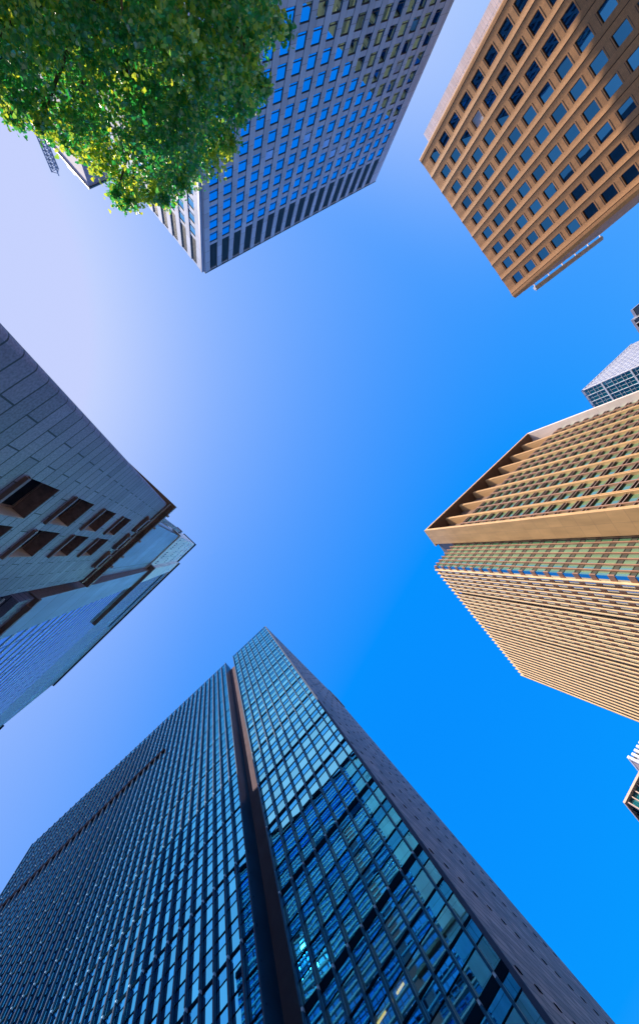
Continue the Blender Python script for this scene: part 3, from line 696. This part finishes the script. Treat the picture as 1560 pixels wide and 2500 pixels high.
# faces below: short bay with brown mullions, and the long face of cream fins
H2 = 121.0
Z2 = lambda h: EYE + h * H2
FM = Fac(0.6924 * H2, 0.0402 * H2, -43.51); FL = Fac(0.6984 * H2, 0.0537 * H2, 47.97)
st2 = 0.0328 * H2; nM = 9; pM = 0.0155 * H2
lenM = nM * pM; hz = []
h = Z2(0.995)
while h > 4:
    for k in range(nM):
        x0 = k * pM; x1 = x0 + pM
        def pb(mb, x0=x0, x1=x1, h=h): FM.pane(mb, x0 + 0.15, x1, h - st2, h - 1.3, -0.52, tilt=0.012)
        def sb(mb, x0=x0, x1=x1, h=h):
            FM.box(mb, x0 + 0.15, x1, h - 1.3, h, -0.95, -0.50); FM.box(mb, x0 + 0.15, x1, h - 1.37, h - 1.23, -0.50, -0.42); FM.box(mb, x0 + 0.15, x1, h - 0.14, h, -0.50, -0.42)
        gl.append((FM.p(x0 + 1, h - 2.5), 4, pb)); hz.append((FM.p(x0 + 1, h - 0.7), 3, sb))
    h -= st2
many('glass_pane', gl, G_tan, tan)
many('spandrel', hz, M_spandrel, tan)
for k in range(1, nM + 1):
    g = MB(); FM.box(g, k * pM - 0.13, k * pM + 0.15, 0, Z2(1.0), -0.6, 0.0); g.build('mullion', M_tanmull, tan)
pL = 0.01512 * H2; nL = 33; gL = []; hL = []
h = Z2(0.992)
while h > 4:
    for k in range(-1, nL - 1):
        x0 = k * pL; x1 = x0 + pL
        if k in (6, 16): continue
        def pb(mb, x0=x0, x1=x1, h=h): FL.pane(mb, x0, x1, h - st2, h - 1.35, -0.56, tilt=0.012)
        def sb(mb, x0=x0, x1=x1, h=h, k=k):
            FL.box(mb, x0, x1, h - 1.35, h, -0.9, -0.54); FL.box(mb, x0 + 0.2, x1 - 0.2, h - 1.42, h - 1.30, -0.54, -0.44)
            if k % 2 == 0: FL.box(mb, x0 + 0.35, x0 + 0.95, h - 1.2, h - 0.35, -0.54, -0.36)
        gL.append((FL.p(x0 + 1, h - 2.5), 3, pb)); hL.append((FL.p(x0 + 1, h - 0.7), 2, sb))
    h -= st2
many('fin_face_pane', gL, G_tanL, tan)
many('fin_face_spandrel', hL, M_tanmull, tan)
for k in range(nL):
    g = MB(); FL.box(g, k * pL - 0.02, k * pL + 0.30, 0, Z2(1.0), -0.80, 0.02); g.build('fin', M_tanfin, tan)
g = MB()
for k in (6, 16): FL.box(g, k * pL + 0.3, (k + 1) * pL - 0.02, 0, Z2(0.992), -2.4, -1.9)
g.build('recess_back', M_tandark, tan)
g = MB(); eL = (nL - 1) * pL + 0.30
FL.box(g, eL - 0.3, eL + 0.25, 0, Z2(1.0) - 0.01, -30, -0.82); g.build('return_wall', M_tan, tan)
for hh in (0.9577, 0.8819, 0.8177, 0.7537, 0.688, 0.62):
    g = MB(); FL.box(g, eL, eL + 0.42, Z2(hh) - 0.25, Z2(hh) + 0.25, -0.5, -0.1); g.build('cleat', M_tandark, tan)
g = MB(); FL.box(g, -1.0, eL, Z2(0.992), Z2(1.0) - 0.02, -1.6, -0.75); FM.box(g, 0.0, lenM, Z2(0.995), Z2(1.0) - 0.03, -1.6, -0.80); g.build('coping', M_tanmull, tan)
g = MB()
g.prism([F.xy(1.2, -LD - 0.45), F.xy(LEN - 0.1, -LD - 0.45), F.xy(LEN - 0.1, -38), F.xy(1.2, -38)], 0, Z(0.993))
g.prism([FL.xy(-0.7, -1.7), FL.xy(eL - 0.4, -2.5), FL.xy(eL - 0.4, -34), FL.xy(1.0, -34)], 0, Z2(0.985))
g.prism([FM.xy(0.3, -1.0), FM.xy(lenM, -1.0), FM.xy(lenM, -12), FM.xy(0.3, -12)], 0, Z2(0.984))
g.build('core', M_core, tan)

# ================================================================ smaller towers at the right edge of the picture
def core(U, V, lu, lv, z, ins, t, z0=0):
    c = Vector(U.xy(lu, -ins)) + V.t * (lv - ins)
    k = Vector(U.xy(0, -ins)) - Vector(U.xy(0, 0)) + Vector(V.xy(0, -ins))
    g = MB(); g.prism([tuple(k), U.xy(lu, -ins), tuple(c), V.xy(lv, -ins)], z0, z); g.build('core', M_core, t)
def box_tower(name, label, ax, ay, H, degU, lenU, degV, lenV):
    u = Fac(ax * H, ay * H, degU); v = Fac(ax * H, ay * H, degV)
    return u, v, thing(name, label, 'office tower', (ax * H, ay * H)), EYE + H
M_tilerib = plain('pale_rib', (0.55, 0.54, 0.58), 0.4)
# white tiled tower with teal glass side
U, V, t, zt = box_tower('tiled_glass_tower', 'white tiled tower with a teal glass side, showing over the roof of the tan tower', 1.4409, -0.6722, 115.0, -38.8, 0, 47.0, 0)
g = MB(); U.box(g, 0, 48.8, 0, zt, -0.5, 0.0); U.box(g, -0.25, 48.9, zt - 0.5, zt + 0.3, -0.6, 0.25); V.box(g, -0.2, 30, zt - 0.6, zt + 0.28, -0.6, 0.22); g.build('wall', M_tile, t)
fins = [0.05 + 2.9 * k for k in range(17)]
for s in fins:
    g = MB(); U.box(g, s, s + 0.40, 0, zt - 0.5, 0.0, 0.30); g.build('rib', M_slate if False else M_tilerib, t)
it = []
h = zt - 0.7
while h > 30:
    for k in range(8):
        def pb(mb, h=h, k=k): V.pane(mb, k * 3.5, k * 3.5 + 3.5, h - 3.9, h, -0.05, tilt=0.05)
        it.append((V.p(k * 3.5 + 1.7, h - 2), 10, pb))
    h -= 3.9
many('glass_pane', it, G_teal, t)
g = MB()
for k in range(9): V.box(g, k * 3.5 - 0.11, k * 3.5 + 0.11, 0, zt - 0.6, -0.1, 0.22)
g.build('mullion', M_rail, t)
g = MB(); h = zt - 0.7; i = 0
while h > 10:
    V.box(g, 0.15, 28, h - 0.07, h + 0.07, -0.1, 0.10); V.box(g, 0.15, 28, h - 1.5, h - 1.42, -0.1, 0.05)
    if i % 3 == 2: V.box(g, 0.15, 28, h - 0.30, h + 0.30, -0.1, 0.26)
    h -= 3.9; i += 1
for k in range(8): V.box(g, k * 3.5 + 1.7, k * 3.5 + 1.76, 0, zt - 0.6, -0.1, 0.05)
g.build('transom', M_rail, t)
core(U, V, 48.5, 27.5, zt - 0.3, 0.6, t)

# stepped tower at the edge of the frame
U, V, t, zt = box_tower('stepped_tower', 'small grey stepped tower with banded windows at the right edge above the white tiled tower', 1.787, -1.06, 90.0, -37.9, 0, 50.0, 0)
g = MB(); U.box(g, 0, 16, zt - 1.6, zt, -0.6, 0.0); V.box(g, 0, 9, zt - 0.9, zt - 0.01, -0.6, 0.0)
U.box(g, 3.1, 16, zt - 0.9, zt + 0.004, -0.5, 3.2)
h = zt - 5.4
while h > 3:
    U.box(g, 0, 3.1, h - 1.3, h, -0.6, -0.01); U.box(g, 3.1, 16, h - 1.3, h, -0.6, 3.15); V.box(g, 0, 9, h - 0.5, h, -0.6, -0.01); h -= 4.0
g.build('wall', M_slate, t)
g = MB(); U.box(g, 0.1, 15.9, 0, zt - 0.4, -0.7, -0.25); V.box(g, 0.3, 8.9, 0, zt - 0.4, -0.7, -0.25); U.box(g, 3.3, 15.8, 0, zt - 0.9, -0.4, 2.95); g.build('window_band', G_dark, t)
g = MB()
for k in range(5): V.box(g, 0.05 + k * 2.1, 0.3 + k * 2.1, 0, zt - 0.9, -0.3, 0.02)
for k in range(6): U.box(g, 0.05 + k * 2.8, 0.35 + k * 2.8, 0, zt - 1.6, -0.3, -0.02)
g.build('mullion', M_rail, t)
core(U, V, 15.7, 8.8, zt - 0.5, 0.8, t)

# white ribbed block
U, V, t, zt = box_tower('ribbed_block', 'white ribbed block with a salmon pink side, low at the right edge of the picture', 1.5023, 0.7552, 110.0, -38.5, 0, 47.5, 0)
g = MB(); V.box(g, 0, 24, 0, zt - 0.2, -0.5, 0.0); g.build('side_wall', M_pink, t)
g = MB(); U.box(g, 0.0, 24, 0, zt - 0.7, -1.0, -0.6); g.build('window_band', G_dark, t)
for k in range(12):
    g = MB(); U.box(g, 0.0 + k * 2.0, 1.05 + k * 2.0, 0, zt + 0.01, -0.6, 0.25); g.build('rib', M_rail, t)
g = MB(); h = zt - 2.2
while h > 3: U.box(g, 0.3, 24, h - 0.9, h, -0.62, -0.2); h -= 3.8
g.build('spandrel', M_slate, t)
g = MB(); V.box(g, -0.3, 24.2, zt - 0.2, zt + 0.6, -1.0, 0.12); g.build('coping', M_rail, t)
core(U, V, 23.8, 23.5, zt - 0.4, 1.05, t)

# glazed block with pale roof slab
U, V, t, zt = box_tower('glazed_block', 'teal glazed block with pale posts and thin pink roof slab, lowest at the right edge', 1.4727, 0.8988, 80.0, -39.0, 0, 47.9, 0)
g = MB(); U.box(g, -0.2, 22, zt, zt + 0.55, -1.0, 0.55); V.box(g, -0.7, 22, zt + 0.004, zt + 0.546, -22, 0.8); g.build('roof_slab', M_pink, t)
it = []; h = zt - 0.1
while h > 20:
    for k in range(9):
        def pb(mb, h=h, k=k): U.pane(mb, k * 2.0, k * 2.0 + 2.0, h - 3.8, h, -0.25, tilt=0.05)
        def pb2(mb, h=h, k=k): V.pane(mb, k * 2.0, k * 2.0 + 2.0, h - 3.8, h, -0.25, tilt=0.05)
        it.append((U.p(k * 2.0 + 1, h - 2), 6, pb)); it.append((V.p(k * 2.0 + 1, h - 2), 6, pb2))
    h -= 3.8
many('glass_pane', it, G_teal, t)
for k in range(9):
    g = MB(); U.box(g, k * 2.0 - 0.05, k * 2.0 + 0.22, 0, zt - 0.01, -0.3, 0.35); g.build('post', M_pink, t)
g = MB(); h = zt - 3.9
while h > 3: U.box(g, 0.25, 18, h - 0.1, h + 0.1, -0.28, -0.1); V.box(g, 0.25, 18, h - 0.5, h + 0.3, -0.28, 0.02); h -= 3.8
for k in range(9): V.box(g, k * 2.0 + 1.0, k * 2.0 + 1.4, 0, zt - 0.01, -0.28, 0.05)
g.build('transom', M_mull, t)
core(U, V, 18, 18, zt - 0.05, 0.4, t)

# ================================================================ metal clad building and lattice mast behind the tree
H = 85.0
U = Fac(-0.3638 * H, -1.0108 * H, 226.0); V = Fac(-0.3638 * H, -1.0108 * H, -44.0)
t = thing('metal_clad_building', 'smooth grey metal clad building corner peeping out left of the tree', 'building', (-0.3638 * H, -1.0108 * H)); zt = EYE + H
g = MB(); g.prism([U.xy(0, 0), U.xy(24, 0), U.xy(24, -8), U.xy(0, -8)], 0, zt); g.build('wall', panelled('curved_metal_panels', (0.30, 0.30, 0.42), 2.6, 1.4, 0.02, (0.25, 0.25, 0.32), amount=0.08, rough=0.75), t)
g = MB(); U.box(g, -0.25, 24.2, zt, zt + 0.35, -8.2, 0.25); g.build('parapet', M_louvre, t)
g = MB(); U.box(g, 6.5, 9.0, zt + 0.36, zt + 3.0, -3.0, -0.6); U.box(g, 7.2, 8.2, zt + 3.0, zt + 3.9, -2.4, -1.2); g.build('roof_unit', M_louvre, t)
mx, my = -0.4428 * 97.0, -1.0274 * 97.0
mast = thing('lattice_mast', 'thin steel lattice mast standing on the metal clad roof, left of the tree', 'mast', (mx, my)); mast.location.z = zt + 0.35
zb = zt + 0.36; zm = EYE + 97.0
def bar(mb, p, q, r=0.06):
    p = Vector(p); q = Vector(q); d = (q - p).normalized(); a = d.orthogonal().normalized() * r; b = d.cross(a).normalized() * r
    A_ = [p + a, p + b, p - a, p - b]; B_ = [q + a, q + b, q - a, q - b]
    for i in range(4):
        j = (i + 1) % 4; mb.face([A_[i], A_[j], B_[j], B_[i]], [(0, 0), (1, 0), (1, 1), (0, 1)])
    mb.face(A_[::-1], [(0, 0)] * 4); mb.face(B_, [(0, 0)] * 4)
g = MB(); w = 0.7; cs = [(mx - w, my - w), (mx + w, my - w), (mx + w, my + w), (mx - w, my + w)]
for i, (x, y) in enumerate(cs): bar(g, (x, y, zb), (x, y, zm if i % 2 == 0 else zm - 0.5), 0.13)
lg = g.build('leg', M_steel); lg.parent = mast; lg.matrix_parent_inverse = Matrix.Translation(-mast.location)
g = MB(); n = 11; hh = (zm - 0.6 - zb) / n
for k in range(n):
    for i in range(4):
        a, b = cs[i], cs[(i + 1) % 4]
        bar(g, (a[0], a[1], zb + k * hh), (b[0], b[1], zb + (k + 1) * hh), 0.06); bar(g, (a[0], a[1], zb + (k + 1) * hh), (b[0], b[1], zb + (k + 1) * hh), 0.06)
lg = g.build('bracing', M_steel); lg.parent = mast; lg.matrix_parent_inverse = Matrix.Translation(-mast.location)

# ================================================================ street tree (upper left)
LOBES = [(-6.42,-11.4,11.25,0.37),(-5.65,-10.74,10.56,0.32),(-5.07,-10.24,10.14,0.3),(-5.34,-11.13,11.15,0.16),(-5.54,-11.8,11.84,0.16),(-4.48,-10.57,10.76,0.17),(-4.89,-11.99,12.17,0.15),(-4.62,-12.09,12.4,0.21),(-3.89,-11.94,12.26,0.47),(-3.81,-12.57,13.11,0.52),(-3.23,-11.07,12.52,0.18),(-3.42,-11.93,13.72,0.19),(-3.08,-11.41,13.06,0.35),(-2.45,-11.91,13.14,0.27),(-1.83,-11.1,12.29,0.21),(-1.89,-12.63,13.3,0.38),(-1.33,-11.22,11.72,0.24),(-1.18,-12.66,12.55,0.43),(-0.4,-11.9,11.26,0.39),(0.03,-12.7,11.54,0.31),(0.05,-13.09,11.53,0.33),(0.36,-13.03,10.86,0.18),(0.5,-11.81,9.47,0.33),(0.8,-11.47,9.01,0.11),(0.59,-11.28,8.83,0.29),(0.48,-11.66,8.8,0.18),(0.48,-12.03,8.6,0.26),(0.93,-12.15,8.27,0.24),(1.27,-13.04,8.78,0.13),(0.94,-12.03,8.18,0.21),(-5.75,-10.5,10.32,0.42),(-5.96,-12.02,11.39,0.49),(-4.96,-11.44,11.02,0.4),(-4.9,-10.91,10.62,0.38),(-4.46,-11.33,11.02,0.35),(-4.39,-12.06,11.66,0.5),(-3.75,-10.8,10.84,0.37),(-4.01,-12.84,12.93,0.53),(-3.63,-12.71,13.08,0.54),(-3.2,-12.78,13.67,0.54),(-2.86,-11.58,12.85,0.51),(-3.38,-12.55,13.81,0.57),(-2.4,-12.66,13.39,0.58),(-2.07,-12.45,12.98,0.4),(-1.38,-12.33,12.3,0.48),(-0.73,-13.25,12.24,0.48),(-0.14,-13.12,11.74,0.45),(-0.29,-13.39,11.96,0.42),(0.01,-13.74,11.11,0.43),(0.28,-12.57,9.89,0.36),(0.61,-13.62,10.35,0.42),(0.44,-13.06,10.01,0.38),(0.28,-13.23,9.28,0.29),(-2.32,-14.51,13.62,1.1),(-3.97,-13.95,12.73,0.71),(-1.38,-11.94,7.82,0.5),(-4.75,-10.78,8.55,0.41),(-4.23,-12.14,8.76,0.57),(-2.4,-15.49,12.9,0.74),(-5.14,-14.4,11.87,0.59),(-2.77,-10.97,7.75,0.55),(-2.84,-15.72,11.56,0.87),(-0.15,-14.27,10.33,0.87),(-3.56,-13.38,9.56,0.7),(-1.52,-10.7,8.29,0.72),(-4.45,-12.06,9.72,0.92),(-1.93,-13.34,9.54,0.9),(-4.84,-13.31,11.47,0.57),(-3.54,-14.85,11.02,0.95),(-0.4,-11.63,8.07,0.44),(-2.08,-13.91,11,0.86),(-0.69,-12.4,8.1,0.64),(-2.52,-13.43,10.12,0.59),(-3.17,-13.63,10.55,0.88),(0.58,-14.99,11.34,0.5),(-3.26,-11.4,9.41,0.82),(-1.36,-14.95,11.19,0.66),(0.52,-13.76,8.51,0.56),(-0.28,-15.22,9.19,0.49),(-0.4,-14.7,12.28,0.55),(-1.15,-15.72,9.99,0.58),(-4.63,-10.1,9,0.4),(-2.2,-11.31,10.88,0.99),(-2.68,-13.52,11.83,0.69),(-2.3,-12.6,8.74,0.47),(-0.86,-14.31,9.38,0.75),(-5.88,-13.23,10.22,0.5),(-4.68,-13.61,9.91,0.94),(-0.16,-12.71,8.17,0.59),(-2.13,-12.76,10.85,0.91),(-4.09,-10.23,7.78,0.39),(-0.71,-15.59,9.21,0.61),(-1.57,-11.23,8.95,0.59),(0.26,-12.3,7.88,0.42),(-5.06,-12.41,10.09,0.55),(-1.65,-15.82,13.55,0.96),(-4.34,-10.85,10.77,0.42),(-3.64,-10.61,7.81,0.4),(-0.87,-12.07,10.89,0.56),(-3.68,-15.72,10.36,0.75),(-2.17,-10.97,8.65,0.4),(0.54,-11.06,6.84,0.32),(-3.06,-12.64,8.73,0.47),(-4.48,-15.41,10.48,0.47),(-5.52,-12.5,11.34,0.74),(-5.73,-12.47,10.44,0.5),(0.13,-13.71,8.92,0.37),(-6.03,-13.7,11.22,0.54),(-0.13,-11.24,8.04,0.38),(-4.06,-10.58,8.75,0.53),(-1.14,-15.14,13.13,0.78),(-2.92,-11.35,8.28,0.36),(-6.42,-14.57,12.07,1.11),(-1.69,-12.64,8.96,0.57),(-4.02,-14.73,9.85,0.72),(-0.76,-11.7,7.68,0.51),(-4,-15.34,12.28,1.06),(-2.99,-11.5,8.68,0.48),(-2.04,-11.93,9.2,0.75),(0.17,-11.57,9.6,0.45),(-0.01,-11.72,9.07,0.39),(-1.77,-15.02,14.7,0.78),(-3.72,-12.17,8.75,0.4),(-2.36,-12.23,11.75,0.98),(0.6,-11.17,7.63,0.38),(-0.91,-11.91,8.92,0.79),(-4.74,-14.91,11.29,0.87),(-0.94,-13.62,10.16,0.66),(0.56,-14.06,9.38,0.53),(-7.31,-14.2,12.83,0.75),(-1.04,-14.61,13.69,0.73),(-4.29,-14.18,11.75,0.95),(-5.55,-11.56,10.25,0.74),(-5.15,-15.15,14.21,1.03),(0.8,-14.67,8.6,0.36),(-3.86,-14.04,10.65,0.74),(-0.37,-12.61,10.23,0.6),(-5.56,-12.17,10.04,0.47),(-3.09,-11.91,10.04,0.47),(-2.69,-14.76,9.63,0.61),(-1.67,-14.86,9.3,0.4),(-1.3,-13.21,8.71,0.43),(-5.21,-15.11,10.42,0.91),(-2.14,-15.62,10.25,0.56),(0.64,-13.1,7.73,0.37),(-6.12,-13.24,12.06,1),(-4.93,-11.84,9.07,0.68),(-5.97,-11.42,10.74,0.48),(0.79,-15.26,9.97,0.52),(-4.29,-10.43,9.39,0.42),(-3.72,-11.64,10.89,0.61),(0.35,-11.08,7.3,0.34),(-0.7,-11.01,9.18,0.38),(-0.07,-11.01,8.66,0.72),(-5.4,-13.24,9.76,0.65),(-3.77,-13.05,8.94,0.73),(-5.89,-14.78,11.32,0.65),(0.16,-16.05,12.44,0.58),(-2.84,-10.78,8.66,0.4),(-0.84,-11.11,8.58,0.74),(-2.54,-14.6,11.74,0.69),(-5.03,-13.8,11.2,0.51),(-1.43,-10.71,10.28,0.84),(0.92,-14.34,9.48,0.37),(-0.98,-11.62,9.96,0.85)]
tree = thing('street_tree', 'leafy green street tree leaning in from the upper left corner', 'tree', (-2.6, -16.2))
def limb(mb, pts, rad):
    rings = []
    for i, p in enumerate(pts):
        p = Vector(p); d = (Vector(pts[min(i + 1, len(pts) - 1)]) - Vector(pts[max(i - 1, 0)])).normalized()
        a = d.orthogonal().normalized(); b = d.cross(a); k = len(mb.v)
        for q in range(8):
            an = q * math.pi / 4; w = rad[i] * (1 + 0.08 * math.sin(3 * an + i)); mb.v.append(tuple(p + a * math.cos(an) * w + b * math.sin(an) * w))
        rings.append(k)
    for i in range(len(rings) - 1):
        for q in range(8):
            j = (q + 1) % 8; mb.f.append((rings[i] + q, rings[i] + j, rings[i + 1] + j, rings[i + 1] + q)); mb.uv.append([(q / 8, i), ((q + 1) / 8, i), ((q + 1) / 8, i + 1), (q / 8, i + 1)]); mb.m.append(0)
M_bark = plain('bark', (0.10, 0.075, 0.055), 0.9, amount=0.35, scale=5, bump=0.6)
g = MB(); base = Vector((-2.6, -16.2, 0))
trunk = [base + Vector((0.05 * math.sin(z), 0.06 * z * 0.5, z)) for z in (0, 0.4, 1.5, 3, 4.5, 6, 7.5, 9, 10.5, 12, 13.2)]
limb(g, trunk, [0.42, 0.32, 0.28, 0.26, 0.24, 0.21, 0.18, 0.14, 0.10, 0.06, 0.03]); g.build('trunk', M_bark, tree)
rng = random.Random(3)
for k, lo in enumerate(LOBES[::5]):
    e = Vector(lo[:3]); s = min(trunk, key=lambda q: abs(q.z - (e.z - 2.2)) ); g = MB()
    m1 = s.lerp(e, 0.35) + Vector((rng.uniform(-.2, .2), rng.uniform(-.2, .2), 0.25)); m2 = s.lerp(e, 0.7) + Vector((rng.uniform(-.2, .2), rng.uniform(-.2, .2), 0.3))
    limb(g, [s, m1, m2, e], [0.10, 0.07, 0.045, 0.015]); g.build('limb', M_bark, tree)
m = bpy.data.materials.new('ginkgo_leaf'); m.use_nodes = True; t_ = m.node_tree; t_.nodes.remove(t_.nodes['Principled BSDF'])
uv = t_.nodes.new('ShaderNodeUVMap'); uv.uv_map = 'UVMap'; sx = t_.nodes.new('ShaderNodeSeparateXYZ'); t_.links.new(uv.outputs[0], sx.inputs[0])
rp_ = t_.nodes.new('ShaderNodeValToRGB'); rp_.color_ramp.elements[0].color = (0.014, 0.20, 0.085, 1); rp_.color_ramp.elements[1].color = (0.20, 0.60, 0.07, 1)
e_ = rp_.color_ramp.elements.new(0.55); e_.color = (0.045, 0.38, 0.12, 1)
t_.links.new(sx.outputs['X'], rp_.inputs['Fac'])
df = t_.nodes.new('ShaderNodeBsdfDiffuse'); tl = t_.nodes.new('ShaderNodeBsdfTranslucent'); gs = t_.nodes.new('ShaderNodeBsdfGlossy'); gs.inputs['Roughness'].default_value = 0.35
t_.links.new(rp_.outputs[0], df.inputs['Color'])
rq = t_.nodes.new('ShaderNodeValToRGB'); rq.color_ramp.elements[0].color = (0.05, 0.52, 0.08, 1); rq.color_ramp.elements[0].position = 0.40; rq.color_ramp.elements[1].position = 0.72; rq.color_ramp.elements[1].color = (0.90, 0.95, 0.05, 1)
t_.links.new(sx.outputs['X'], rq.inputs['Fac']); t_.links.new(rq.outputs[0], tl.inputs['Color'])
m1_ = t_.nodes.new('ShaderNodeMixShader'); m1_.inputs[0].default_value = 0.58; t_.links.new(df.outputs[0], m1_.inputs[1]); t_.links.new(tl.outputs[0], m1_.inputs[2])
m2_ = t_.nodes.new('ShaderNodeMixShader'); m2_.inputs[0].default_value = 0.13; t_.links.new(m1_.outputs[0], m2_.inputs[1]); t_.links.new(gs.outputs[0], m2_.inputs[2])
t_.links.new(m2_.outputs[0], t_.nodes['Material Output'].inputs['Surface'])
verts = []; faces = []; uvs = []
tot = sum(l[3] ** 2 for l in LOBES)
for (lx, ly, lz, lr) in LOBES:
    nsp = max(int(8000 * lr ** 2 / tot), 22)                               # sprigs in this clump, each a short twig of fan leaves
    tone = rng.choice((-0.22, -0.12, -0.05, 0.0, 0.05, 0.30))
    for _ in range(nsp):
        u = Vector((rng.gauss(0, 1), rng.gauss(0, 1), rng.gauss(0, 1))).normalized() * lr * (rng.random() ** 0.5) * (1.0 if rng.random() < 0.9 else 1.45)
        c = Vector((lx, ly, lz)) + u
        dr = (u.normalized() + Vector((rng.uniform(-.6, .6), rng.uniform(-.6, .6), rng.uniform(-.9, .3)))).normalized()
        for q in range(7):
            p = c + dr * (q - 3) * 0.05 + Vector((rng.gauss(0, .045), rng.gauss(0, .045), rng.gauss(0, .045)))
            s = rng.uniform(0.056, 0.096)
            ax = Vector((rng.gauss(0, .7), rng.gauss(0, .7), rng.gauss(-0.8, .5))).normalized()      # from stalk to rim, mostly hanging
            nn = Vector((rng.gauss(0, 1), rng.gauss(0, 1), rng.gauss(0.5, 1)))
            sd = ax.cross(nn)
            if sd.length < 1e-3: continue
            sd.normalize(); nn = sd.cross(ax); k = len(verts)
            fan = [(0, 0, 0), (-0.85, 0.75, 0.15), (-0.55, 1.15, 0.05), (0.0, 1.12, -0.08), (0.55, 1.15, 0.05), (0.85, 0.75, 0.15)]
            for (fx, fy, fz) in fan: verts.append(tuple(p + sd * fx * s + ax * (fy - 0.6) * s + nn * fz * s))
            v = min(max(rng.gauss(0.42 + tone, 0.20), 0), 1)
            faces += [(k, k + 1, k + 2, k + 3), (k, k + 3, k + 4, k + 5)]; uvs += [(v, 0)] * 8
me = bpy.data.meshes.new('crown'); me.from_pydata(verts, [], faces); me.materials.append(m)
ul = me.uv_layers.new(name='UVMap'); ul.data.foreach_set('uv', [c for p in uvs for c in p]); me.update()
cr = bpy.data.objects.new('crown', me); C.objects.link(cr); attach(cr, tree)
